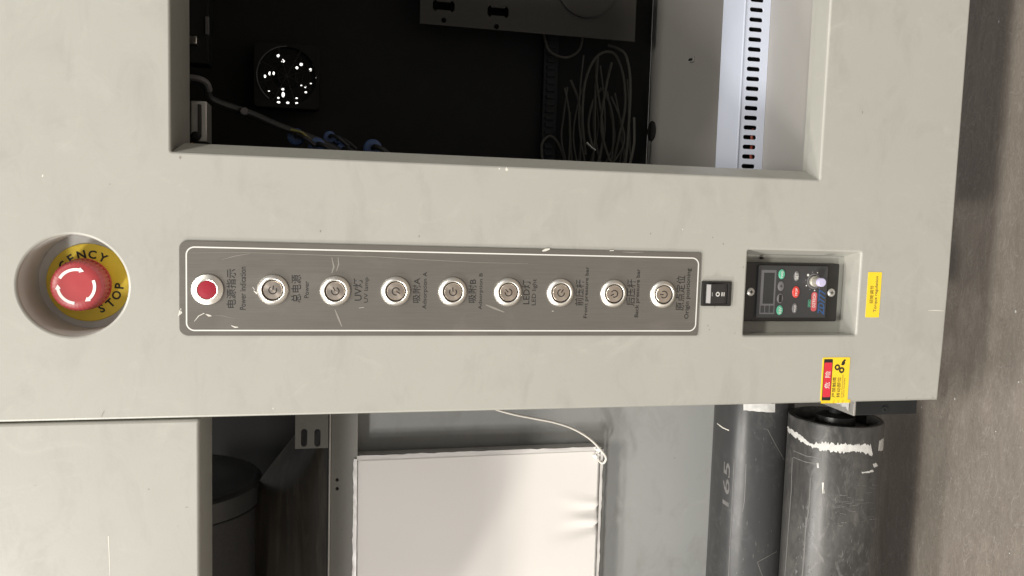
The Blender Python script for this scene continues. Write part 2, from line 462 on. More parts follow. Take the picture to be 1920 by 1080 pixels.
# window frame: soffit, sill, slanted left jamb
MB().box(WX0 - 1, WX1, 2.9, 84, WZ1, WZ1 + 1.6, 0.3).build('window_soffit', M['paint'], body)
MB().box(WX0 - 1, WX1, 2.9, 20, WZ0 - 1.6, WZ0, 0.3).build('window_sill', M['paint'], body)
MB().box(WX0 - 1, WX1, 20.2, 30, WZ0 - 4.2, WZ0 - 2.4, 0.3).build('sill_lip', M['paint'], body)
mb = MB(); mb.poly([(WX0, 2.6, WZ0), (WX0 + 7.6, 20, WZ0), (WX0 + 7.6, 20, WZ1 - 6), (WX0, 2.6, WZ1)])
mb.poly([(WX0 + 7.6, 20, WZ0), (WX0 + 6, 48, WZ0), (WX0 + 6, 48, WZ1 - 6), (WX0 + 7.6, 20, WZ1 - 6)])
mb.build('window_jamb', M['paint'], body, 0)
# inside the cabinet
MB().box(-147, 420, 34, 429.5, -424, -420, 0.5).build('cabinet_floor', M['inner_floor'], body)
FANX, FANZ, FANY = 158.0, 46.5, 402.0
def at(cx, cy): return P(300 + cx / 3.6, cy / 3.6, FANY)
dots = [(797, 374, 12, 16), (830, 410, 15, 16), (953, 434, 14, 14), (924, 457, 12, 13), (1016, 470, 12, 14), (708, 514, 11, 14), (741, 495, 12, 17),
        (767, 494, 9, 16), (829, 602, 12, 11), (831, 638, 13, 24), (799, 660, 10, 9), (800, 690, 15, 10), (862, 693, 14, 10), (922, 697, 14, 11),
        (922, 662, 10, 7), (953, 573, 12, 10), (982, 587, 10, 9), (984, 622, 11, 9), (1018, 563, 8, 6), (736, 614, 10, 5)]
holes = []
for cx, cy, a, b in dots:
    x, z = at(cx, cy); k = 1022 / FL / 3.6
    holes.append(circ(x, z, b * k * 0.72, 12, a * k * 0.72))
fx, fz = at(858, 520)
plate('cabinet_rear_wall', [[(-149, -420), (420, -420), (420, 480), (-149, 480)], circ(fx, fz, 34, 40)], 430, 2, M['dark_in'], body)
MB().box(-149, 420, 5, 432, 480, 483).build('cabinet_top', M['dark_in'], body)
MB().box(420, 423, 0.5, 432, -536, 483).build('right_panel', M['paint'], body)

# front cover over the beam, left of the cabinet
cover = thing('beam_cover', 'long ivory cover panel left of the cabinet, above the open bay', 'cover panel', (-400, 5, 86))
MB().box(-760, -152.9, 1.2, 72, 86, 480, 2.2, 3).build('cover_panel', M['paint'], cover)
MB().strip([P(203, 1005, 1), P(205, 1050, 1), P(206, 1085, 1)], lambda t: 0.7 * (1 - .6 * t), 1.12).build('scratch', M['scratch'], cover)

# rear sheet of the open bay with its rail
rear = thing('bay_rear_panel', 'dark grey rear sheet behind the white board, with a rail on top', 'panel', (-400, 262, -600))
plate('rear_sheet', [[(-760, -610), (-149.5, -610), (-149.5, -8), (-760, -8)]], 262, 2, M['grey_paint'], rear)
RY = 234
(xa, za), (xb, zb) = P(620, 900, RY), P(670, 900, RY)
hl = [circ(*P(632, py, RY), 1.7, 12) for py in (900, 916.5)]
plate('rail', [[(-760, zb), (-149.6, zb), (-149.6, za), (-760, za)]] + hl, RY, 26, M['rail'], rear, 0.6)
MB().box(-760, -149.7, RY - 1.5, RY + 10, za + 0.2, za + 2.2, 0.5).build('rail_edge', M['alu'], rear)
# slotted bracket
BY = 222
bx0, bz1 = P(553, 842, BY); bx1, bz0 = P(612, 770, BY)
sl = []
for px in (570, 595):
    x, z = P(px, 821, BY); sl.append(rrect(x - 9, x + 9, z - 3.0, z + 3.0, 2.9, 5))
plate('slotted_bracket', [[(bx0, za + 3), (-149.8, za + 3), (-149.8, bz1), (bx0, bz1)]] + sl, BY, 2, M['rail'], rear, 0.4)
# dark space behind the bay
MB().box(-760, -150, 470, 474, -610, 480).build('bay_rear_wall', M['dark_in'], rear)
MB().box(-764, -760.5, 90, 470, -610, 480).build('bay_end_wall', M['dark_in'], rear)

# ------------------------------------------------------------------ emergency stop
es = thing('emergency_stop_button', 'red mushroom emergency stop button on a yellow disc in a round recess', 'stop button', (-58.5, 45, 169))
EX, EZ = -58.4, 168.9
MB().lathe([(28.4, 0.2), (28.8, -0.2), (28.8, -0.9), (28.3, -1.2), (9, -1.2)], (EX, 44.8, EZ), n=64).build('label_ring', M['yellow'], es)
base = -(36 + 180)                                           # the middle of EMERGENCY, as an angle in the sideways photograph
def ringtext(word, mid, step, r, inward):
    for i, ch in enumerate(word):
        a = math.radians(mid + (i - (len(word) - 1) / 2) * step)
        dx, dy = math.cos(a), math.sin(a)                    # photo axes: right, down
        wx, wz = -dy, -dx                                    # world right, up
        up = math.atan2(wz, wx) - math.pi / 2 + (math.pi if inward else 0)
        lettering(ch, EX + wx * r, EZ + wz * r, None, 6.3, 43.45, M['ink'], es, up, 0.028, 'letter')
ringtext('EMERGENCY', 216, 20.5, 21.0, False)
ringtext('STOP', 36, -20.0, 21.0, True)
MB().lathe([(14, 0), (14, -9), (18.4, -11), (18.9, -13.0), (18.4, -15)], (EX, 43.6, EZ), n=60).build('collar', M['red_dark'], es)
mb = MB()
n = 144
prof = [(17.6, 28.4), (17.4, 17), (16.9, 13.2), (15.4, 11.9), (10.5, 11.4), (0.01, 11.2)]
rings = []
for j, (r, y) in enumerate(prof):
    ring = []
    for i in range(n):
        k = (i % 4) / 4
        rr = r + (0.62 if j < 2 else (0.3 if j == 2 else 0)) * (1 if i % 4 in (1, 2) else 0)
        a = 2 * math.pi * i / n
        ring.append(mb.v((EX + rr * math.cos(a), y, EZ + rr * math.sin(a))))
    rings.append(ring)
for a, b in zip(rings, rings[1:]):
    for i in range(n): mb.face([a[i], a[(i + 1) % n], b[(i + 1) % n], b[i]])
mb.build('mushroom_cap', M['red'], es, 50)
def photo_arc(a0, a1, r, n=16):
    out = []
    for k in range(n + 1):
        a = math.radians(a0 + (a1 - a0) * k / n); out.append((EX - r * math.sin(a), EZ - r * math.cos(a)))
    return out
for a0, a1 in ((208, 296), (-22, 62), (96, 186)):
    mb = MB(); r = 11.9
    mb.strip(photo_arc(a0, a1 - 14, r), 2.0, 11.30)
    a = photo_arc(a1 - 15, a1 - 15, r - 1.9)[0]; b = photo_arc(a1 - 15, a1 - 15, r + 1.9)[0]; c_ = photo_arc(a1, a1, r)[0]
    mb.poly([(a[0], 11.28, a[1]), (b[0], 11.28, b[1]), (c_[0], 11.28, c_[1])])
    mb.build('turn_arrow', M['ring_white'], es, 0)

# ------------------------------------------------------------------ control plate with its buttons
cp = thing('control_plate', 'taupe brushed metal control plate with a red lamp and eight power buttons', 'control panel', (-58.4, 0, -100))
def skew(c):                                                 # the plate hangs a hair out of plumb
    return Vector((c.x - 0.0028 * (99 - c.z), c.y, c.z))
plate('backing_plate', [rrect(-91.8, -23.9, -298.6, 99.2, radii=(6, 6, 1.2, 1.2))], -1.3, 1.25, M['plate'], cp, 0.35, remap=skew)
plate('border_line', [rrect(-88.3, -28.0, -297.0, 94.6, radii=(6, 6, 6, 6), n=8), rrect(-87.35, -28.95, -296.0, 93.65, radii=(5, 5, 5, 5), n=8)],
      -1.36, 0, M['white_print'], cp, remap=skew)
YB = -1.3
bpx = [(389.5, 543), (512, 543), (628.5, 545), (741.5, 545.5), (848, 546.5), (951.5, 547.5), (1049.5, 548.5), (1149, 550), (1241.5, 551.5)]
def bezel(c, parent, ri=7.7):
    MB().lathe([(10.9, 0), (11.0, -.7), (10.7, -1.2), (ri + .95, -2.75), (ri + .5, -2.9), (ri, -2.6), (ri, 0)], (c[0], YB, c[1]), n=56, caps=False).build('bezel', M['bezel'], parent, 30)
x, z = P(*bpx[0]); x += .2
lampo = MB().lathe([(6.6, 0), (6.6, -2.2), (6.1, -2.7), (3, -2.95), (0.01, -3.0)], (x, YB, z), n=40).build('indicator_lamp', M['lens'], cp)
lampo['label'] = 'red lens of the power indicator'
bezel((x, z), lampo, 6.65)
sym_dirs = [(1, -.15), (.88, .5), (-.45, -.9), (1, .1), (.75, .75), (.8, -.5), (-.4, .8), (0.02, 1)]
for (px, py), sd in zip(bpx[1:], sym_dirs):
    x, z = P(px, py)
    b = MB().lathe([(6.75, 0), (6.75, -2.0), (6.35, -2.35), (3.4, -2.45), (0.01, -2.5)], (x, YB, z), n=48).build('push_button', M['button_face'], cp, 25)
    bezel((x, z), b)
    MB().lathe([(7.7, -0.2), (6.75, -0.25)], (x, YB - .9, z), n=40, caps=False).build('dark_gap_ring', M['ink'], b, 0)
    mb = MB(); th = math.atan2(sd[1], sd[0])
    pts = [(x + 2.7 * math.cos(th + math.radians(a)), z + 2.7 * math.sin(th + math.radians(a))) for a in range(42, 322, 14)]
    mb.strip(pts, 0.8, YB - 2.53)
    mb.strip([(x + r * math.cos(th), z + r * math.sin(th)) for r in (0.3, 1.8, 3.4)], 0.8, YB - 2.53)
    mb.build('power_symbol', M['ink'], b, 0)

caps = [('电源指示', 424.5, 443, 504, 577, .014), ('Power indication', 449.5, 461.5, 500, 580.5, 0), ('总电源', 545.5, 565, 515, 567, .010), ('Power', 570, 579.5, 527, 558.5, 0),
        ('UV灯', 661.5, 680, 522, 563.5, .010), ('UV lamp', 682, 692.5, 520, 567, 0), ('吸附A', 772.5, 788.5, 521, 567.5, .010), ('Adsorption A', 791.5, 802.5, 510, 579, 0),
        ('吸附B', 877, 893, 523.5, 567.5, .010), ('Adsorption B', 896.5, 906, 512, 580, 0), ('LED灯', 977.5, 994, 525, 570, .010), ('LED light', 996, 1007, 523, 572, 0),
        ('前压杆', 1077, 1094, 524, 573, .010), ('Front pressure bar', 1092.5, 1105.5, 500, 596, 0.006), ('后压杆', 1173, 1190.5, 523.5, 573, .010), ('Back pressure bar', 1188, 1201.5, 504, 594.5, 0.006),
        ('原点定位', 1265.5, 1283, 516.5, 582, .010), ('Origin positioning', 1281.5, 1296, 503, 597.5, 0.004)]
for s_, x0, x1, y0, y1, bd in caps:
    (rx, zt), (lx, zb_) = P((x0 + x1) / 2, y0), P((x0 + x1) / 2, y1)
    zt = P(x0 + .5, (y0 + y1) / 2)[1]; zb_ = P(x1 - .5, (y0 + y1) / 2)[1]
    if x0 > 1060 and not ord(s_[0]) > 999: zt -= .8; zb_ += .8
    lettering(s_, (rx + lx) / 2, (zt + zb_) / 2, rx - lx, zt - zb_, -1.40, M['ink'] if ord(s_[0]) > 999 or s_[:2] in ('UV', 'LE') else M['ink'], cp, 0, (bd * .45 if ord(s_[0]) > 999 or s_[:2] in ('UV', 'LE') else bd + .005), 'caption')
def scr(pts, w, mat=None, name='scratch', y=-1.42, par=None):
    q = [P(*p) for p in pts]
    MB().strip(q, (lambda t: w * (0.35 + 0.65 * math.sin(math.pi * min(max(t, .05), .95)))), y).build(name, mat or M['scratch'], par or cp, 0)
scr([(335, 592), (338, 584), (340, 578)], 1.2); scr([(337, 590), (341, 586), (339, 580)], .9)
scr([(365, 602), (373, 592), (383, 587), (396, 591)], .6); scr([(384, 587), (392, 592), (397, 592)], .9)
scr([(434, 610), (441, 613), (447, 613)], 1.0); scr([(396, 590), (420, 592), (440, 597)], .35, M['faint_scratch'])
scr([(416, 487), (440, 480), (470, 475)], .5, M['faint_scratch']); scr([(355, 474), (460, 473), (600, 478), (700, 481), (800, 487), (900, 492), (990, 494)], .45, M['faint_scratch'])
scr([(474, 538), (478, 543)], .8); scr([(476, 545), (481, 549), (482, 551)], 1.1); scr([(673, 577), (682, 576)], .5)
scr([(622, 482), (626, 500), (622, 512)], 1.2, M['faint_scratch']); scr([(634, 482), (635, 495), (631, 508)], 1.0, M['faint_scratch'])
scr([(628, 580), (634, 595), (641, 612)], 1.4, M['faint_scratch']); scr([(910, 571), (925, 577), (945, 585)], 1.6, M['faint_scratch'])
scr([(1016, 470.5), (1022, 468.5), (1030, 466.5)], 2.0); scr([(1142, 470), (1150, 469.5)], 1.2); scr([(1034, 583), (1037, 583)], .8)
scr([(1165, 472), (1185, 473), (1205, 472.5)], .8, M['faint_scratch'])

# wear on the painted front
def fscr(pts, w, mat=None): scr(pts, w, mat, 'scratch', -0.06, body)
fscr([(1740, 582), (1755, 582), (1770, 583)], .7); fscr([(196, 770), (193, 775), (190, 782)], .8, M['faint_scratch'])
def speck(px, py, r, mat, par):
    x, z = P(px, py); mb = MB()
    mb.poly([(x + r * math.cos(k * math.pi / 4) * random.uniform(.6, 1.3), -0.05, z + r * math.sin(k * math.pi / 4) * random.uniform(.4, .8)) for k in range(8)])
    mb.build('paint_chip', mat, par, 0)
for px, py, r in ((601, 433, 1.0), (786, 443, .8), (1220, 438, .8), (1336, 445, .7), (1327, 611, .8), (1330, 618, .7), (1378, 625, .9), (1394, 501, .8), (1356, 457, .9),
                  (338, 295, 1.2), (1617, 211, 1.0), (1700, 746, .7), (1749, 745, .9), (1340, 575, .8)):
    speck(px, py, r, M['faint_scratch'], body)
for px, py, r in ((950, 318, 1.6), (936, 316, .9), (512, 766, .7), (80, 330, .9), (1280, 430, .6)):
    speck(px, py, r, M['scratch'], body)

# ------------------------------------------------------------------ rocker switch
rs = thing('rocker_switch', 'small black rocker switch below the control plate, marked I O II', 'switch', (-58.3, 0, -313.5))
rx0, rx1, rz0, rz1 = -68.5, -48.1, -326.8, -300.6
plate('switch_frame', [rrect(rx0, rx1, rz0, rz1, 1.0), rrect(rx0 + 2.0, rx1 - 2.0, rz0 + 3.2, rz1 - 3.0, .6)], -2.0, 2.0, M['black_plastic'], rs, 0.5)
mb = MB(); a, b = rx0 + 2.2, rx1 - 2.2; zt, zb_ = rz1 - 3.2, rz0 + 3.4
prof = [(zt, -0.3), (zt, -1.9), (zt - 3.4, -4.2), (zt - 9.5, -3.0), (zb_ + 3.4, -2.4), (zb_, -1.0), (zb_, -0.3)]
for (z0, y0), (z1, y1) in zip(prof, prof[1:]): mb.poly([(a, y0, z0), (b, y0, z0), (b, y1, z1), (a, y1, z1)])
mb.poly([(a, y, z) for z, y in prof]); mb.poly([(b, y, z) for z, y in prof])
rk = mb.build('rocker', simple('rocker_plastic', (0.03, 0.029, 0.029), 0.32), rs, 0)
def on_rocker(c):
    for (z0, y0), (z1, y1) in zip(prof[1:], prof[2:]):
        if z1 <= c.z <= z0: return Vector((c.x, y0 + (y1 - y0) * (c.z - z0) / (z1 - z0 + 1e-9) - 0.06, c.z))
    return c
rm = -58.6
mb = MB(); mb.strip([(rm - 1.6, zt - 4.8), (rm + 1.6, zt - 4.8)], .7, 0)
ring_o = circ(rm, zt - 10.1, 1.9, 20); ring_i = circ(rm, zt - 10.1, 1.05, 20)
M['worn'] = simple('worn_print', (0.26, 0.25, 0.245), 0.4)
mk = plate('mark', [ring_o, ring_i], 0, 0, M['white_print'], rs, remap=on_rocker)
for dz, nm in ((-4.8, 'mark'), (-14.1, 'mark'), (-16.0, 'mark')):
    plate(nm, [rrect(rm - 1.6, rm + 1.6, zt + dz - .45, zt + dz + .45)], 0, 0, M['worn'] if dz == -4.8 else M['white_print'], rs, remap=on_rocker)
plate('lit_slope', [rrect(a + .5, b - .5, zt - 3.3, zt - .5)], 0, 0, simple('lit_slope_plastic', (0.26, 0.25, 0.245), 0.4), rs, remap=on_rocker)  # pale patch: light on the rocker's upper slope, put into the colour

# ------------------------------------------------------------------ speed controller
sc = thing('speed_controller', 'black motor speed controller with keys and a knob, in a square recess', 'controller', (-58.3, 25, -395))
kx0, kx1, kz0, kz1 = -83.6, -33.0, -438.6, -348.0
plate('housing', [rrect(kx0, kx1, kz0, kz1, 1.5)], 17.6, 7.3, M['black_plastic'], sc, 0.8)
plate('face_plate', [rrect(-80.2, -35.2, -426.2, -360.0, 1.0)], 15.6, 2.0, M['face'], sc, 0.5)
YF = 15.55
def fp(cx, cy): return P(1390 + cx / 7.715, 480 + cy / 7.715, 16)
def frect(x0, y0, x1, y1):                                   # crop box -> x0, x1, z0, z1
    (r_, t_), (l_, b_) = fp(x0, y0), fp(x1, y1); return l_, r_, b_, t_
L_, R_, B_, T_ = frect(290, 200, 470, 840)
l2, r2, b2, t2 = frect(327, 240, 455, 690)
cells = []
for k in range(3):
    w3 = (T_ - B_ - 3.2) / 3
    cells.append(rrect(L_ + 1.2, l2 - 1.6, B_ + .9 + k * (w3 + .7), B_ + .9 + k * (w3 + .7) + w3))
plate('display_frame', [rrect(L_, R_, B_, T_, .4), rrect(l2, r2, b2, t2)] + cells, YF, 0, M['grey_line'], sc)
plate('display', [rrect(l2, r2, b2, t2)], YF - .03, 0, M['lcd'], sc)
def key(cx, cy, rx, rz, mat, mark=None, mm=None, hh=1.0):
    x, z = fp(cx, cy); mb = MB()
    rings = [[mb.v((x + rx * s_ * math.cos(t), YF - h_, z + rz * s_ * math.sin(t))) for t in [2 * math.pi * k / 24 for k in range(24)]] for s_, h_ in ((1, 0), (1, hh * .5), (.86, hh), (.4, hh * 1.15))]
    for p, q in zip(rings, rings[1:]):
        for i in range(24): mb.face([p[i], p[(i + 1) % 24], q[(i + 1) % 24], q[i]])
    mb.face(rings[-1])
    o = mb.build('key', mat, sc)
    if mark: lettering(mark, x, z, rx * 1.35 if len(mark) > 1 else None, None if len(mark) > 1 else rz * .9, YF - hh * 1.15 - .04, mm or M['white_print'], o, name='key_mark', bold=.01)
key(578, 262, 4.2, 3.0, M['green'], 'FWD'); key(567, 434, 4.2, 3.0, M['grey_key'], '+', M['ink'], .6); key(554, 612, 4.2, 3.0, M['grey_key'], '-', M['ink'], .6)
key(547, 782, 4.2, 3.0, M['green'], 'REV'); key(792, 290, 4.4, 2.5, M['grey_key'], 'SET', None, .6); key(782, 520, 5.0, 3.4, M['red_key'], 'STOP'); key(765, 755, 4.4, 2.5, M['grey_key'], 'MOD', None, .6)
KX, KZ = -48.4, -413.0
plate('dial_ring', [circ(KX, KZ, 6.6, 40), circ(KX, KZ, 5.4, 40)], YF - .02, 0, M['grey_key'], sc)
for k in range(9):
    a = math.radians(-50 + k * 35); x, z = KX + 8.0 * math.cos(a + .5), KZ + 8.0 * math.sin(a + .5)
    plate('dial_dot', [circ(x, z, .62 if k != 2 else 1.1, 10)], YF - .02, 0, M['grey_key'] if k % 2 else M['white_print'], sc)
MB().lathe([(4.6, 0), (4.6, -2.0), (4.0, -2.4), (3.7, -8.8)], (KX, YF, KZ), n=32).build('knob', M['knob'], sc)
MB().lathe([(3.75, 0), (3.75, -3.2), (3.2, -3.9), (0.01, -4.0)], (KX, YF - 8.8, KZ), n=32).build('knob_cap', M['knob_tip'], sc)
l_, r_, b_, t_ = frect(1014, 520, 1078, 800)
plate('nameplate_stripe', [rrect(l_, r_, b_, t_, min(r_ - l_, t_ - b_) * .45)], YF - .02, 0, M['pink_print'], sc)
lettering('DZTECH', (l_ + r_) / 2 + 1, (b_ + t_) / 2, (r_ - l_) * .7, (t_ - b_) * .5, YF - .05, M['white_print'], sc, 0, .01, 'nameplate_lettering')
l_, r_, b_, t_ = frect(1118, 492, 1192, 842)
lettering('ZD777', (l_ + r_) / 2, (b_ + t_) / 2, r_ - l_, t_ - b_, YF - .03, M['blue_print'], sc, 0, .02, 'model_lettering', .25)
l_, r_, b_, t_ = frect(962, 630, 1000, 740)
lettering('SPEED', (l_ + r_) / 2, (b_ + t_) / 2, r_ - l_, t_ - b_, YF - .03, M['green'], sc, 0, .01, 'small_lettering')
for px, py in ((1409, 547.5), (1560, 549)):
    x, z = P(px, py, 16)
    s0 = MB().lathe([(3.6, 0), (3.6, -.7), (2.6, -1.6), (1.2, -1.7), (.9, -1.2), (0.01, -1.2)], (x, 17.5, z), n=24).build('screw', M['alu'], sc)
    mb = MB(); mb.strip([(x - 1.7, z), (x + 1.7, z)], .6, 15.76); mb.strip([(x, z - 1.7), (x, z + 1.7)], .6, 15.75); mb.build('cross_slot', M['ink'], s0, 0)

# ------------------------------------------------------------------ stickers
ts = thing('torque_sticker', 'small yellow sticker below the speed controller, lettered Torque regulation', 'sticker', (-58, 0, -461))
tx = lambda c: Vector((c.x + .0, c.y, c.z))
plate('sticker_sheet', [rrect(-77.7, -38.6, -467.6, -454.3, .8)], -.3, .25, M['sticker'], ts, .08)
lettering('扭矩调节', *[(a + b) / 2 for a, b in zip(P(1634, 537), P(1634, 567.5))], 15.5, 3.6, -.36, M['ink'], ts, 0, .005, 'lettering')
lettering('Torque regulation', *[(a + b) / 2 for a, b in zip(P(1644, 518), P(1641, 585))], 31, 3.6, -.36, M['cap_ink'], ts, 0, .01, 'lettering')
ds = thing('danger_sticker', 'yellow and red danger sticker at the lower left corner of the front panel', 'sticker', (-131, 0, -429))
plate('sticker_sheet', [rrect(-150.0, -112.2, -442.2, -415.7, 1.2)], -.3, .25, M['sticker'], ds, .08)
def dp(cx, cy): return P(1520 + cx / 9.82, 660 + cy / 9.82, 0)
def dbox(x0, y0, x1, y1): (r_, t_), (l_, b_) = dp(x0, y0), dp(x1, y1); return l_, r_, b_, t_
l_, r_, b_, t_ = dbox(236, 130, 376, 890)
b_, t_ = dp(352, 885)[1] - .4, dp(222, 500)[1]
plate('black_band', [rrect(l_, r_, b_, t_, radii=(.2, .2, 1, 1))], -.34, 0, M['ink'], ds)
l1, r1, _, _ = dbox(230, 195, 360, 828)
plate('red_band', [rrect(l1, r1, b_ + .6, t_ - .5, .9)], -.38, 0, M['red_print'], ds)
for ch, cy in (('险', 410), ('危', 612)):
    x = dp(290, cy)[0]; lettering(ch, x, (b_ + t_) / 2, 5.6, 5.0, -.42, M['white_print'], ds, 0, .005, 'lettering')
for ch, cx, y0, y1 in (('严禁触摸', 425, 462, 835), ('转动部位', 512, 462, 835)):
    (xr, zz), (xl, _) = dp(cx, y0), dp(cx, y1); z_ = dp(cx, 640)[1]
    lettering(ch, (xr + xl) / 2, z_, xr - xl, 3.6, -.36, M['ink'], ds, 0, .006, 'lettering')
for cx, y0, y1, tx_ in ((577, 415, 840, 'DO NOT TOUCH ROTATING'), (612, 480, 830, 'PARTS OF THE MACHINE')):
    (xr, _), (xl, _) = dp(cx, y0), dp(cx, y1); z_ = dp(cx, 640)[1]
    lettering(tx_, (xr + xl) / 2, z_, xr - xl, 1.3, -.36, M['cap_ink'], ds, 0, 0, 'lettering')
for cx, cy in ((487, 280), (566, 332)):
    x, z = dp(cx, cy); teeth = []
    for k in range(48):
        r = 2.9 if (k % 4) < 2 else 2.4; a = 2 * math.pi * k / 48; teeth.append((x + r * math.cos(a), z + r * math.sin(a)))
    plate('gear_mark', [teeth, circ(x, z, 1.1, 16)], -.36 - .02 * (cx > 500), 0, M['ink'], ds)
plate('hand_mark', [[dp(*p) for p in ((556, 235), (575, 180), (600, 150), (612, 134), (650, 140), (642, 160), (625, 165), (632, 200), (612, 238), (585, 246))]], -.36, 0, M['ink'], ds)
# the torn lower edge of the sticker, folded round the corner of the sheet
mb = MB(); pts = [(-445 + 2.2 * k, random.uniform(-154.5, -151)) for k in range(0, 14)]
prev = None
for k, (zz, xx) in enumerate(pts):
    cur = (mb.v((-149.2, -.3, zz)), mb.v((-151.9, -.6 + random.uniform(-.3, .3), zz)), mb.v((xx, 4 + random.uniform(0, 5), zz + random.uniform(-.6, .6))))
    if prev: mb.face([prev[0], cur[0], cur[1], prev[1]]); mb.face([prev[1], cur[1], cur[2], prev[2]])
    prev = cur
mb.build('crumpled_flap', M['sticker'], ds, 0)

# ------------------------------------------------------------------ white board in the bay
BYF = 233
bd = thing('white_board', 'large white wrapped board standing in the bay under the beam cover', 'board', (-330, BYF + 12, -290))
(x1t, z1t), (x1b, z1b) = P(669, 860, BYF), P(1127, 842, BYF)
(_, zl1), (_, zl2) = P(667, 1080, BYF), P(1118, 1080, BYF)
NX, NZ = 40, 44
x_left = -560
mb = MB(); grid = {}
rr = 3.0
def bpt(u, w, side):
    xr = x1t + (x1b - x1t) * w
    x = xr + (x_left - xr) * u
    k = u * (x1t - x_left) / (x1t - P(667, 1080, BYF)[0])
    zt_ = z1t + (zl1 - z1t) * k; zb_ = z1b + (zl2 - z1b) * k
    z = zt_ + (zb_ - zt_) * w
    ed = min(u * 330, w * 250, (1 - w) * 250)
    y = BYF + (max(0, rr - ed) ** 2 / rr) * .8
    y += 0.8 * math.sin(x * .021 + 1) * math.sin(z * .017) - 1.2 * math.sin(math.pi * min(1, u * 1.2)) * math.sin(math.pi * w)
    # two pressed creases at the lower edge
    zc = zb_
    for xc, dep in ((-323, 3.2), (-343, 4.4)):
        g = max(0, 1 - (z - zc) / 62.0)
        wd = 3.5 + 7 * (1 - g)
        y += dep * g ** 1.5 * math.exp(-((x - xc + (1 - g) * 9) / wd) ** 2) - dep * .6 * g ** 1.5 * math.exp(-((x - xc - wd * 1.5) / wd) ** 2)
    return x, y, z
us = sorted(set([0, .004, .009, .016, .03] + [k / 90 for k in range(3, 91)])); ws = sorted(set([0, .006, .012, .022] + [k / 60 for k in range(2, 59)] + [.978, .988, .994, 1]))
for i, u in enumerate(us):
    for j, w in enumerate(ws): grid[i, j] = mb.v(bpt(u, w, 0))
for i in range(len(us) - 1):
    for j in range(len(ws) - 1): mb.face([grid[i, j], grid[i, j + 1], grid[i + 1, j + 1], grid[i + 1, j]])
back = {}
for i in range(len(us)): 
    for j in (0, len(ws) - 1):
        c_ = grid[i, j].co; back[i, j] = mb.v((c_.x, BYF + 26, c_.z))
for j in range(len(ws)):
    if (0, j) not in back: c_ = grid[0, j].co; back[0, j] = mb.v((c_.x, BYF + 26, c_.z))
for i in range(len(us) - 1):
    for j in (0, len(ws) - 1): mb.face([grid[i, j], grid[i + 1, j], back[i + 1, j], back[i, j]])
for j in range(len(ws) - 1): mb.face([grid[0, j], grid[0, j + 1], back[0, j + 1], back[0, j]])
mb.build('board_body', M['box'], bd, 60)
# wrap seams along the edges
def seam(a, b, wd, jit, n=40):
    mb = MB(); prev = None
    for k in range(n + 1):
        t = k / n; c_ = Vector(a).lerp(Vector(b), t); j1 = random.uniform(-jit, jit)
        cur = [mb.v((c_.x + wd[0] * s_ + j1 * (s_ > 0) * (wd[0] != 0), c_.y - 1.5 + 0.7 * s_ + random.uniform(-.25, .25), c_.z + wd[1] * s_ + j1 * (s_ > 0) * (wd[1] != 0))) for s_ in (-.3, .35, 1)]
        if prev:
            mb.face([prev[0], prev[1], cur[1], cur[0]]); mb.face([prev[1], prev[2], cur[2], cur[1]])
        prev = cur
    return mb
seam((x1t, BYF, z1t), (x1b, BYF, z1b), (3.2, 0), .5).build('wrap_fold', M['wrap_edge'], bd)
seam((x1t, BYF, z1t + .5), (x_left, BYF, z1t + .5 + (zl1 - z1t) * 2.2), (0, 3.0), .6, 60).build('wrap_fold', M['wrap_edge'], bd)
seam((x1b, BYF, z1b), (x_left, BYF, z1b + (zl2 - z1b) * 2.1), (0, -2.6), .5, 60).build('wrap_fold', M['wrap_edge'], bd)
# white wire
wp = [(P(915, 760, 120), 120), (P(932, 768, 150), 150), (P(965, 777, 165), 165), (P(1000, 784, 178), 178), (P(1040, 792, 190), 190), (P(1075, 804, 202), 202), (P(1105, 822, 212), 212),
      (P(1126, 843, 220), 220), (P(1136, 858, 225), 225), (P(1132, 868, 228), 228), (P(1125, 866, 232), 232), (P(1122, 858, 236), 236)]
w = MB(); w.tube([(p[0], y, p[1]) for p, y in wp], 1.25, 8, 6)
tag(w.build('white_wire', M['wire'], None), 'thin white wire looping from behind the front panel to the board corner', 'wire')
# corner knot of torn wrap
mb = MB()
for k in range(9):
    x, z = P(1122 + random.uniform(-9, 10), 848 + random.uniform(-9, 10), 231)
    r = random.uniform(2, 4); mb.poly([(x + r * math.cos(a) * random.uniform(.5, 1.2), 230 + random.uniform(-2, 3), z + r * math.sin(a)) for a in (0, 1.6, 3.1, 4.6)])
mb.build('torn_wrap', M['wrap_edge'], bd, 0)

# ------------------------------------------------------------------ rollers
def ring_patch(cx0, cx1, cy, cz, r, a0, a1, n, jit, mat, name, parent, tilt=0.0):
    mb = MB(); prev = None
    for k in range(n + 1):
        a = a0 + (a1 - a0) * k / n; off = tilt * (k / n)
        x0 = cx0 + off + random.uniform(-jit, jit) * .5; x1 = cx1 + off + random.uniform(-jit, jit)
        cur = [mb.v((x, cy + r * math.cos(a), cz + r * math.sin(a))) for x in (x0, x1)]
        if prev: mb.face([prev[0], cur[0], cur[1], prev[1]])
        prev = cur
    return mb.build(name, mat, parent, 60)
R1, Y1, Z1, XE1 = 46.6, 126.0, -519.5, -197.0
r1 = thing('front_roller', 'scuffed black rubber roller with a torn white tape band, nearest the floor', 'roller', (-400, Y1, Z1), 'rollers under the bay')
MB().lathe([(R1 - 5, -560), (R1, -560), (R1, -1.5), (R1 - .8, 0), (R1 - 5.5, 0), (R1 - 6.5, -2), (R1 - 7.5, -14)], (XE1, Y1, Z1), 'x', 96, caps=False).build('roller_tube', M['rubber'], r1)
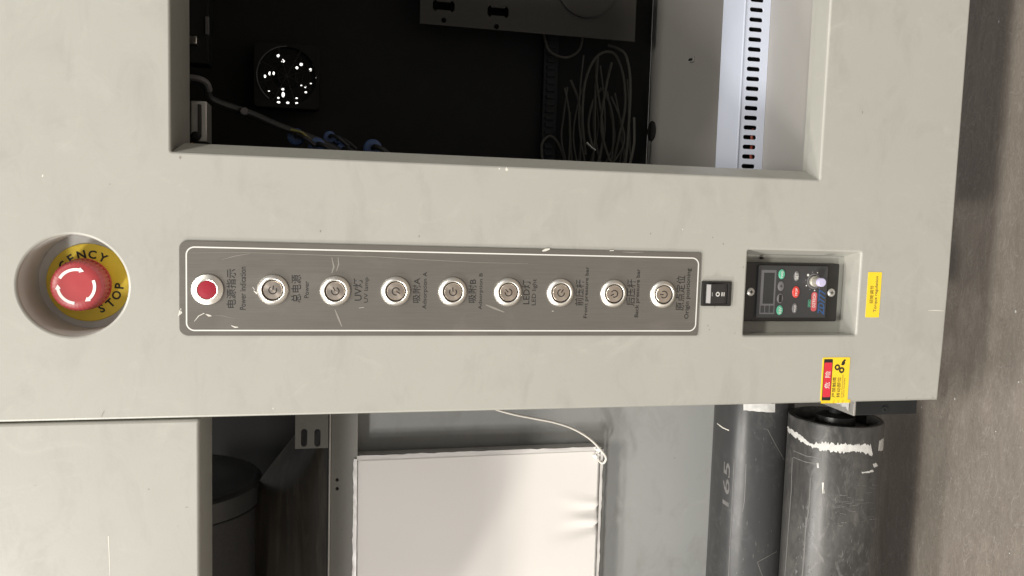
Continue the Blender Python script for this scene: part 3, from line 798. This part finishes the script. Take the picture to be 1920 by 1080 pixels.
MB().lathe([(R1 - 6.2, -12), (R1 - 12, -9), (20, -6), (19, 2), (14, 4), (8, 4.5)], (XE1, Y1, Z1), 'x', 64).build('end_cap', M['black_plastic'], r1)
MB().lathe([(7, 0), (7, 14)], (XE1, Y1, Z1), 'x', 24).build('shaft', M['black_metal'], r1)
def aang(px, py, r=R1, cy=Y1, cz=Z1):                        # where a photo point meets the roller surface
    v = Vector((px - 960, py - 540, FL)); D = Vector((-v.dot(d2), v.dot(d3), -v.dot(d1)))
    oy, oz = -DIST - cy, -cz
    A = D.y ** 2 + D.z ** 2; Bq = 2 * (D.y * oy + D.z * oz); Cq = oy ** 2 + oz ** 2 - r * r
    disc = Bq * Bq - 4 * A * Cq
    t = (-Bq - math.sqrt(max(disc, 0))) / (2 * A)
    y, z = D.y * t - DIST, D.z * t
    a = math.atan2(z - cz, y - cy)
    return D.x * t, a if a > 0 else a + 2 * math.pi
def curve_patch(edge0, edge1, mat, name, parent, r, cy, cz, jit=.8, n=46):
    """Patch on a roller between two photo polylines."""
    def lerp(e, t):
        m = t * (len(e) - 1); i = min(int(m), len(e) - 2); f = m - i
        return (e[i][0] + (e[i + 1][0] - e[i][0]) * f, e[i][1] + (e[i + 1][1] - e[i][1]) * f)
    mb = MB(); prev = None
    for k in range(n + 1):
        t = k / n; cur = []
        for e in (edge0, edge1):
            p = lerp(e, t); x, a = aang(p[0], p[1] + random.uniform(-jit, jit), r, cy, cz)
            cur.append(mb.v((x, cy + (r + .25) * math.cos(a), cz + (r + .25) * math.sin(a))))
        if prev: mb.face([prev[0], cur[0], cur[1], prev[1]])
        prev = cur
    return mb.build(name, mat, parent, 60)
C1 = (R1, Y1, Z1)
curve_patch([(1476, 799), (1490, 808), (1505, 820), (1520, 832)], [(1477, 808), (1490, 818), (1503, 828), (1518, 837)], M['tape'], 'tape_band', r1, *C1, 2.5, 22)
curve_patch([(1518, 831), (1545, 830), (1575, 832), (1605, 833), (1632, 834)], [(1520, 838), (1545, 845), (1575, 848), (1605, 847), (1636, 853)], M['tape'], 'tape_band', r1, *C1, 3.0, 60)
curve_patch([(1648, 826), (1657, 820), (1659.5, 822)], [(1646, 846), (1655, 845), (1658.5, 840)], M['tape'], 'tape_band', r1, *C1, 1.5, 12)
curve_patch([(1615, 885), (1630, 883), (1636, 880)], [(1616, 887.5), (1630, 886), (1638, 884)], M['tape'], 'tape_scrap', r1, *C1, .8, 12)
curve_patch([(1636, 870), (1643, 868)], [(1638, 876), (1646, 874)], M['tape'], 'tape_scrap', r1, *C1, 1, 6)
def roll_line(pts, wpx, mat, parent, r, cy, cz, name='scuff_line', jit=.3):
    hw = wpx / 2
    d = Vector((pts[-1][0] - pts[0][0], pts[-1][1] - pts[0][1])).normalized(); nx, ny = -d.y * hw, d.x * hw
    curve_patch([(p[0] + nx, p[1] + ny) for p in pts], [(p[0] - nx, p[1] - ny) for p in pts], mat, name, parent, r, cy, cz, jit, max(8, 6 * len(pts)))
roll_line([(1487, 857), (1510, 866), (1533, 870)], 1.6, M['faint_grey'], r1, *C1); roll_line([(1486, 858), (1484, 920), (1478, 1000), (1472, 1082)], 1.8, M['faint_grey'], r1, *C1)
roll_line([(1533, 868), (1534, 877)], 3.5, M['tape'], r1, *C1); roll_line([(1543, 905), (1544, 925)], 3.4, M['scratch'], r1, *C1)
roll_line([(1546, 892), (1542, 955)], 1.5, M['faint_grey'], r1, *C1); roll_line([(1512, 970), (1508, 1040), (1504, 1085)], 2.6, M['faint_grey'], r1, *C1)
roll_line([(1520, 895), (1518, 940), (1512, 990)], 2.0, M['faint_grey'], r1, *C1); roll_line([(1488, 845), (1512, 855), (1540, 859)], 1.6, M['faint_grey'], r1, *C1)

R2, Y2, Z2, XE2 = 43.0, 207.0, -472.0, -188.0
r2_ = thing('rear_roller', 'dull black roller between the rear panel and the taped roller, chalk marked 165', 'roller', (-400, Y2, Z2), 'rollers under the bay')
MB().lathe([(R2 - 5, -560), (R2, -560), (R2, -1.5), (R2 - .8, 0), (R2 - 6, 0)], (XE2 + 34, Y2, Z2), 'x', 96).build('roller_tube', M['rubber_smooth'], r2_)
C2 = (R2, Y2, Z2)
curve_patch([(1394, 755), (1425, 755), (1453, 757)], [(1394, 769), (1425, 772), (1453, 773)], M['tape'], 'tape_label', r2_, *C2, .5, 16)
roll_line([(1345, 794), (1355, 802), (1367, 807)], 1.8, M['scratch'], r2_, *C2); roll_line([(1377, 860), (1372, 960), (1366, 1085)], 1.6, M['faint_grey'], r2_, *C2)
roll_line([(1399, 870), (1396, 940), (1392, 960)], 1.3, M['faint_grey'], r2_, *C2); roll_line([(1431, 804), (1439, 805), (1452, 830), (1470, 862)], 1.2, M['faint_grey'], r2_, *C2)
roll_line([(1456, 1034), (1420, 1054)], 1.3, M['faint_grey'], r2_, *C2); roll_line([(1420, 1054), (1430, 1082)], 1.3, M['faint_grey'], r2_, *C2)
x165, a165 = aang(1362, 907, *C2)
def wrap2(c):
    a = a165 + (c.z) / R2
    return Vector((c.x, Y2 + (R2 + .3) * math.cos(a), Z2 + (R2 + .3) * math.sin(a)))
lettering('165', x165, 0, 48, 8.5, 0, M['chalk'], r2_, 0.02, .012, 'chalk_mark', .3, remap=lambda c: Vector((c.x, Y2 + (R2 + .3) * math.cos(a165 - c.z / R2), Z2 + (R2 + .3) * math.sin(a165 - c.z / R2))))
def flecks(n, x0, x1, a0, a1, r, cy, cz, mat, parent, sx, sa):
    mb = MB()
    for _ in range(n):
        x = random.uniform(x0, x1); a = random.uniform(a0, a1); lx = sx * random.uniform(.3, 1) ** 2; la = sa * random.uniform(.3, 1) / r
        q = [(x + dx * lx * random.uniform(.6, 1.2), a + da * la * random.uniform(.5, 1.2)) for dx, da in ((-1, 0), (-.3, .8), (.5, .6), (1, 0), (.3, -.8), (-.5, -.5))]
        mb.poly([(xx, cy + (r + .18) * math.cos(aa), cz + (r + .18) * math.sin(aa)) for xx, aa in q])
    o = mb.build('scuff_flecks', mat, parent, 60); o['kind'] = 'stuff'
flecks(170, -420, -240, math.radians(150), math.radians(290), *C1, M['faint_grey'], r1, 3.4, .55)
flecks(60, -400, -205, math.radians(170), math.radians(280), *C1, M['chalk'], r1, 2.2, .5)
for _ in range(70):
    px, py = random.gauss(1507, 9), random.uniform(940, 1085); ln = random.uniform(2, 9)
    roll_line([(px, py), (px - .4, py + ln)], random.uniform(.7, 2.0), random.choice((M['faint_grey'], M['chalk'])), r1, *C1, 'scuff', .4) if _ < 34 else None
for _ in range(26):
    px, py = random.uniform(1565, 1635), random.uniform(900, 990)
    roll_line([(px, py), (px + random.uniform(6, 18), py + random.uniform(-2, 2))], random.uniform(.6, 1.2), M['faint_grey'], r1, *C1, 'scuff', .5)
flecks(60, -232, -210, math.radians(180), math.radians(275), *C1, M['faint_grey'], r1, 1.6, .6)
flecks(60, -430, -190, math.radians(130), math.radians(220), *C2, M['faint_grey'], r2_, 4.0, .5)
# bearing bracket of the front roller
bk = thing('roller_bracket', 'black bearing block holding the taped roller at the panel edge', 'bracket', (-168, 110, -535))
MB().box(-181.5, -151.8, 68, 180, -568.5, -500.5, 1.0).build('block', M['black_metal'], bk)
MB().box(-181.6, -151.9, 67.6, 150, -500.3, -498.0, .5).build('top_plate', M['alu'], bk)
mb = MB(); prev = None
for k in range(15):
    y = 74 + k * 5; cur = [mb.v((x, y, -497.6 + random.uniform(0, .9))) for x in (-156, -162, -168, -174 - random.uniform(0, 5))]
    if prev:
        for q in range(3): mb.face([prev[q], prev[q + 1], cur[q + 1], cur[q]])
    prev = cur
mb.build('torn_tape', M['tape'], bk, 0)
x, z = P(1655, 768, 70); MB().lathe([(3.2, 0), (3.0, -1.2), (1.4, -1.3), (1.2, -.5), (0.01, -.5)], (x + 1, 67.8, z), n=18).build('bolt', M['black_metal'], bk)

# ------------------------------------------------------------------ mesh roll and film, above the rail
mr = thing('mesh_roll', 'black mesh roll with a round end cap, dark under the cover panel', 'roll', (-450, 300, 160))
RX, RYc, RZ, RR = -290.0, 300.0, 160.0, 97.0
MB().lathe([(RR - 3, -430), (RR - 3, -24)], (RX, RYc, RZ), 'x', 72).build('roll_body', M['mesh_roll'], mr)
MB().lathe([(RR - 1, -24.5), (RR, -23.5), (RR, -3.5), (RR - 2.5, -0.6), (RR - 7, 0.6), (RR - 8.5, 0.2), (RR - 10, 0.8), (48, 3.2), (46, 2.4), (34, 2.8), (32, 4.6), (0.01, 5)], (RX, RYc, RZ), 'x', 96).build('end_cap', M['roll_cap'], mr)
MB().lathe([(RR - 2.4, -2), (RR - .2, -1), (RR - .2, .6), (RR - 2.4, 1)], (RX - 25.4, RYc, RZ), 'x', 72).build('cap_seam', M['ink'], mr)
fl_ = MB(); gx = [P(560, 788, 250), P(540, 838, 250), P(518, 890, 250), (P(503, 950, 250)[0], P(500, 950, 250)[1])]
rows = 14; prev = None
zrail = za + 2
for k in range(40):
    x = -205 - k * 14.0
    t = min(max((-205 - x) / 95.0, 0), 1)
    ztop = zrail + 4 + 75 * (t ** 0.9)
    cur = []
    for j in range(rows + 1):
        s_ = j / rows; z = zrail + (ztop - zrail) * s_
        cur.append(fl_.v((x, 237 + 46 * s_ ** 2.2 + 0.8 * math.sin(x * .03) * s_, z)))
    if prev:
        for j in range(rows): fl_.face([prev[j], prev[j + 1], cur[j + 1], cur[j]])
    prev = cur
tag(fl_.build('hanging_film', M['film'], None, 60), 'dark brown glossy film hanging from the black roll down to the rail', 'film')

# ------------------------------------------------------------------ inside the window
fan = thing('cooling_fan', 'black round cooling fan on the rear wall, light showing through its holes', 'fan', (fx, FANY, fz - 36))
plate('fan_frame', [rrect(fx - 37, fx + 37, fz - 37, fz + 37, 5), circ(fx, fz, 33, 48)], FANY - 8, 24, M['dark_in'], fan, 1)
plate('fan_guard', [circ(fx, fz, 32.9, 48)] + holes, FANY, 1.5, M['dark_in'], fan)
MB().lathe([(13, 0), (13, -3), (11, -4), (0.01, -4)], (fx, FANY, fz), n=32).build('fan_hub', M['dark_in'], fan)
mb = MB(); mb.tube([(fx + 33.5 * math.cos(a), FANY - 9, fz + 33.5 * math.sin(a)) for a in [math.radians(0 + k * 9) for k in range(17)]], .8, 6, 2)
mb.build('guard_ring', M['grey_key'], fan)

mb = MB()
for q in (10, 18, 26): mb.lathe([(q - .5, 0), (q, -.7), (q + .5, 0)], (fx, FANY - 9.5, fz), n=40, caps=False)
for q in range(4):
    a = q * math.pi / 4 + .3; mb.tube([(fx - 33 * math.cos(a), FANY - 9.2, fz - 33 * math.sin(a)), (fx + 33 * math.cos(a), FANY - 9.2, fz + 33 * math.sin(a))], .5, 6, 1)
mb.build('finger_guard', M['dark_cable'], fan)

# mounting plate with connector cut-outs
MY = 380
mp = thing('mounting_plate', 'dim grey mounting plate with two connector cut-outs inside the cabinet', 'mounting plate', (290, MY, -410))
xl, zt_ = P(787, 44, MY); _, zb_ = P(1190, 85, MY)
def bow(px, py):
    x, z = P(px, py, MY)
    return [(x + a, z + b) for a, b in ((-3.5, -13), (3.5, -13), (7, -10), (4.6, -8), (4.6, 8), (7, 10), (3.5, 13), (-3.5, 13), (-7, 10), (-4.6, 8), (-4.6, -8), (-7, -10))]
def rot(lp): return lp
hs = [bow(832, 11), bow(934, 22), circ(*P(832, 38, MY), 3, 16), circ(*P(931, 50, MY), 3, 16)]
xo, zo = P(1100, -25, MY)
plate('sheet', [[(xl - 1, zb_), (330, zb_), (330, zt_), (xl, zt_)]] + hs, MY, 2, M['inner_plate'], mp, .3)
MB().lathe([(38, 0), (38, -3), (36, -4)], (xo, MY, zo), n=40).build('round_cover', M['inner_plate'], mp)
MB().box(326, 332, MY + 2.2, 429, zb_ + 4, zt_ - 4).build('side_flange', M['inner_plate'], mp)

# cable duct on the cabinet floor
cd = thing('cable_duct', 'pale blue slotted cable duct lying across the cabinet floor', 'cable duct', (140, 147, -420))
dx0, dx1, dyf, dyb, dzb, dzt = 20, 330, 126, 169, -419.9, -393.5
slots = []
x = 46.0
while x < 320: slots.append(rrect(x - 2.1, x + 2.1, dzb + 7.5, dzt - 4.5, 2.05, 4)); x += 9.35
plate('slotted_wall', [[(dx0, dzb), (dx1, dzb), (dx1, dzt - .2), (dx0, dzt - .2)]] + slots, dyf, 1.6, M['duct'], cd, .25)
plate('slotted_wall', [[(dx0, dzb), (dx1, dzb), (dx1, dzt - .2), (dx0, dzt - .2)]], dyb - 1.6, 1.6, M['duct'], cd)
MB().box(dx0, dx1, dyf - 1.2, dyb + 1.0, dzt, dzt + 2.0, .8).build('duct_cover', M['duct'], cd)
MB().box(dx0, dx1, dyf + 1.7, dyb - 1.7, dzb, dzb + 1.2).build('duct_bottom', M['dark_in'], cd)
mb = MB()
for x0, x1 in ((58, 80), (78, 92)):
    mb.tube([(x0, dyf + 6, dzb + 8), ((x0 + x1) / 2, dyf + 4.5, dzb + 10.5), (x1, dyf + 7, dzb + 8)], 1.4, 6, 4)
tag(mb.build('red_wire', simple('orange_red_wire', (0.30, 0.05, 0.02), .5), None), 'orange red wire showing through the lower duct slots', 'wire')

# grey cables bundled on the cabinet floor and hanging at the rear
def cable(pts, r, mat, label, y=None, group=None, name='grey_cable'):
    pts = [(px, py, yy + 58) if group else (px, py, yy) for px, py, yy in pts]
    m_ = MB(); m_.tube([(P(px, py, yy)[0], yy, P(px, py, yy)[1]) for px, py, yy in pts], r, 8, 6)
    return tag(m_.build(name, mat, None), label, 'cable', group)
G = 'grey cables coiled at the back of the cabinet'
cabs = [([(1018, 60, 350), (1030, 95, 345), (1060, 108, 345), (1085, 95, 350), (1092, 70, 350)], 'small cable loop just under the mounting plate'),
        ([(1098, 290, 340), (1092, 220, 335), (1098, 150, 335), (1120, 105, 335), (1150, 100, 338), (1168, 140, 340), (1172, 200, 340), (1160, 260, 340), (1150, 305, 345)], 'widest round cable coil among the dark cables'),
        ([(1070, 150, 350), (1085, 190, 350), (1090, 240, 350), (1086, 310, 350)], 'cable bending down at the left of the coil'),
        ([(1180, 312, 330), (1189, 270, 330), (1189, 220, 330)], 'single pale cable strand right of the coil'),
        ([(1068, 210, 350), (1069, 250, 350), (1072, 310, 350)], 'thin straight cable strand left of the coil'),
        ([(1130, 165, 345), (1146, 205, 345), (1150, 250, 345), (1146, 312, 345)], 'inner cable curving inside the round coil'),
        ([(1112, 280, 340), (1103, 235, 340), (1112, 190, 345), (1128, 165, 345)], 'inner cable crossing the lower part of coil'),
        ([(1017, 300, 345), (1016, 270, 350), (1032, 255, 350), (1050, 275, 350), (1062, 315, 350)], 'small hooked cable end near the window edge'),
        ([(1162, 255, 345), (1170, 285, 345), (1168, 315, 345)], 'short cable end below the coil, to its right'),
        ([(1140, 85, 340), (1160, 92, 335), (1175, 108, 335), (1182, 160, 335), (1178, 250, 335), (1172, 314, 335)], 'long cable beside the coil running from the plate')]
for pts, lb in cabs: cable(pts, 1.7, M['grey_cable'], lb, group=G)
x, z = P(1108, 277, 385); mb = MB(); mb.tube([(x + 6, 385, z + 6), (x, 383, z), (x - 3, 382, z - 5)], 1.5, 8, 3)
tag(mb.build('cable_ferrule', M['steel'], None), 'bright metal ferrule on a cable end', 'ferrule')
for k in range(14):
    x0 = random.uniform(1062, 1180); yy = random.uniform(335, 350); bow_ = random.uniform(-22, 22); top = random.uniform(95, 190)
    cable([(x0 + random.uniform(-8, 8), top, yy), (x0 + bow_ * .6, top + (315 - top) * .3, yy), (x0 + bow_, top + (315 - top) * .65, yy), (x0 + random.uniform(-10, 10), 318, yy)], random.uniform(.9, 1.8), M['grey_cable'],
          'one strand of the tangled grey cable bundle at the back of the cabinet', group='tangled strands of the cable bundle')
# dark comb of a rear duct
rd = thing('rear_cable_duct', 'almost black slotted duct on the rear wall behind the cables', 'cable duct', (150, 418, -262))
zc0 = P(1040, 150, 415)[1]; zc1 = P(1020, 150, 415)[1]
MB().box(40, 330, 418, 428, zc0 - 5, zc1, .5).build('duct_body', simple('dark_duct', (.013, .013, .014), .7), rd)
for k in range(20):
    x = 70 + k * 9; MB().box(x, x + 4, 414, 417.8, zc0, zc1 - 4).build('duct_tooth', bpy.data.materials['dark_duct'], rd)
# floor grommet
def on_floor(px, py, z):
    v = Vector((px - 960, py - 540, FL)); t = z / -v.dot(d1)
    return -v.dot(d2) * t, v.dot(d3) * t - DIST
x, y = on_floor(1223, 246, -420)
gm = MB(); gm.lathe([(13, 0), (13, 1.5), (11, 2.5), (0.01, 2.6)], (x, y, -419.9), 'z', 28, caps=False)
tag(gm.build('floor_grommet', M['dark_in'], None), 'oval black grommet in the cabinet floor by the cables', 'grommet')
x, y = on_floor(1300, 112, -420)
tm = thing('tie_mount', 'tiny grey cable tie mount standing alone on the cabinet floor', 'tie mount', (x, y, -420))
MB().box(x - 3, x + 3, y - 4, y + 4, -419.9, -417.5, .6).build('mount_base', M['rail'], tm)
MB().box(x - 1.2, x + 1.2, y - 3, y + 3, -417.4, -415, .5).build('mount_bridge', M['black_metal'], tm)

# profile, cable and push-in fittings in the upper corner of the window
up = thing('upright_profile', 'short dull metal profile in the upper corner of the window', 'profile', (90, 150, 118))
x0_, z0_ = P(357, 265, 120); x1_, z1_ = P(388, 190, 120)
MB().box(x0_, x1_, 120, 150, z1_, z0_, 1).build('profile_bar', M['alu'], up)
MB().box(x0_ + 4, x1_ - 3, 117, 119.8, z1_ + 4, z1_ + 7, .5).build('profile_rib', M['inner_plate'], up)
x, z = P(366, 255, 115); MB().lathe([(4, 0), (4, -3), (2, -4)], (x, 119.9, z), n=18).build('profile_screw', M['black_metal'], up)
x, z = P(359, 274, 30); tag(MB().lathe([(2.6, 0), (2.6, -2), (1.5, -3), (.01, -3)], (x, 34, z), n=18).build('brass_screw', M['brass'], None), 'brass screw at the top corner of the window frame', 'screw')
dkc = [(357, 148, 160), (375, 152, 162), (388, 165, 165), (395, 185, 170), (430, 200, 180), (470, 213, 190), (520, 235, 195), (560, 250, 200), (600, 265, 205), (640, 285, 205), (655, 300, 205)]
cable(dkc, 3.4, M['dark_cable'], 'thick dark cable running from the corner to the blue fittings', name='dark_cable')
cable([(357, 145, 150), (375, 148, 150), (388, 156, 152), (393, 170, 156)], 2.6, M['grey_key'], 'short grey hose bend in the upper window corner', name='grey_hose')
x, z = P(458, 208, 176); tag(MB().lathe([(3.6, 0), (3.6, -4), (3, -5)], (x, 182, z), n=18).build('cable_clip', M['grey_key'], None), 'small grey clip on the dark cable', 'clip')
cable([(545, 243, 195), (565, 248, 193), (575, 256, 193), (583, 263, 195)], 1.1, simple('yellow_green_wire', (.30, .27, .08), .5), 'thin yellow green earth wire beside the fittings', name='earth_wire')
GB = 'blue push-in fittings at the window edge'
for px, py, r, y_, lb in ((555, 256, 8, 205, 'dark blue fitting nearest the window corner, beside the earth wire'), (594, 273, 8, 200, 'dark blue fitting half hidden by the window edge, second along'),
                          (618, 257, 6, 215, 'blue fitting highest above the window edge'), (633, 262, 4, 215, 'smallest blue fitting, beside the highest one'),
                          (643, 281, 7, 205, 'blue fitting under the smallest one at the window edge'), (699, 278, 9, 210, 'round light blue fitting standing apart from the others')):
    x, z = P(px, py, y_); f = thing('blue_fitting', lb, 'fitting', (x, y_, z), GB)
    MB().lathe([(r * .8, 14), (r, 12), (r, 1), (r * .85, 0), (r * .5, -.2)], (x, y_, z), n=24).build('fitting_body', M['blue'], f)
    hz = MB(); hz.tube([(x, y_ - 2, z), (x + 1, y_ - 7, z - 2), (x - 2, y_ - 12, z - 9), (x - 9, y_ - 13, z - 18)], r * .3, 8, 4); hz.build('hose', M['dark_cable'], f)
    MB().lathe([(r * .45, -.3), (r * .4, -2.2), (r * .22, -2.3)], (x, y_, z), n=18).build('release_collar', M['blue'], f)
dp_ = thing('linear_guide', 'black guide column beside the upper edge of the window, dark inside', 'guide column', (205, 300, 100))
xa_, z_a = P(357, 0, 300); xb_, z_b = P(392, 120, 300)
MB().box(xb_, 330, 300, 330, z_b, z_a + 5, 1.5).build('guide_bar', M['black_metal'], dp_)
x, z = P(388, 47, 296); MB().box(x - 9, x + 9, 297, 299.8, z - 2, z + 2, .6).build('guide_slot', M['grey_key'], dp_)
x, z = P(362, 75, 290); MB().box(x - 4, x + 4, 288, 299.8, z - 4, z + 4, 1).build('guide_nut', M['steel'], dp_)

# crumbs and chips lying on the floor
mb = MB()
for k in range(11):
    x, y = random.uniform(-430, 250), random.uniform(-10, 190); r = random.uniform(.7, 2.0)
    mb.poly([(x + r * math.cos(a) * random.uniform(.5, 1.4), y + r * math.sin(a) * random.uniform(.4, 1), -654.4 + random.uniform(0, .5)) for a in (0, 1.2, 2.5, 3.8, 5.0)])
cr = mb.build('floor_crumbs', M['tape'], None, 0); cr['kind'] = 'stuff'

# glowing panel added beyond the machine, so the fan guard holes show bright
hl_ = thing('added_glow_panel', 'glowing panel added beyond the machine to brighten the fan holes', 'glow panel', (484, 2500, 0))
MB().box(110, 860, 2500, 2540, -120, 420, 6).build('panel_housing', M['steel'], hl_)
em = bpy.data.materials.new('panel_emission'); em.use_nodes = True; eb = em.node_tree.nodes['Principled BSDF']
eb.inputs['Emission Color'].default_value = (1, .97, .92, 1); eb.inputs['Emission Strength'].default_value = 1.15
MB().box(120, 850, 2496, 2499.5, -110, 410, 1).build('panel_glow', em, hl_)
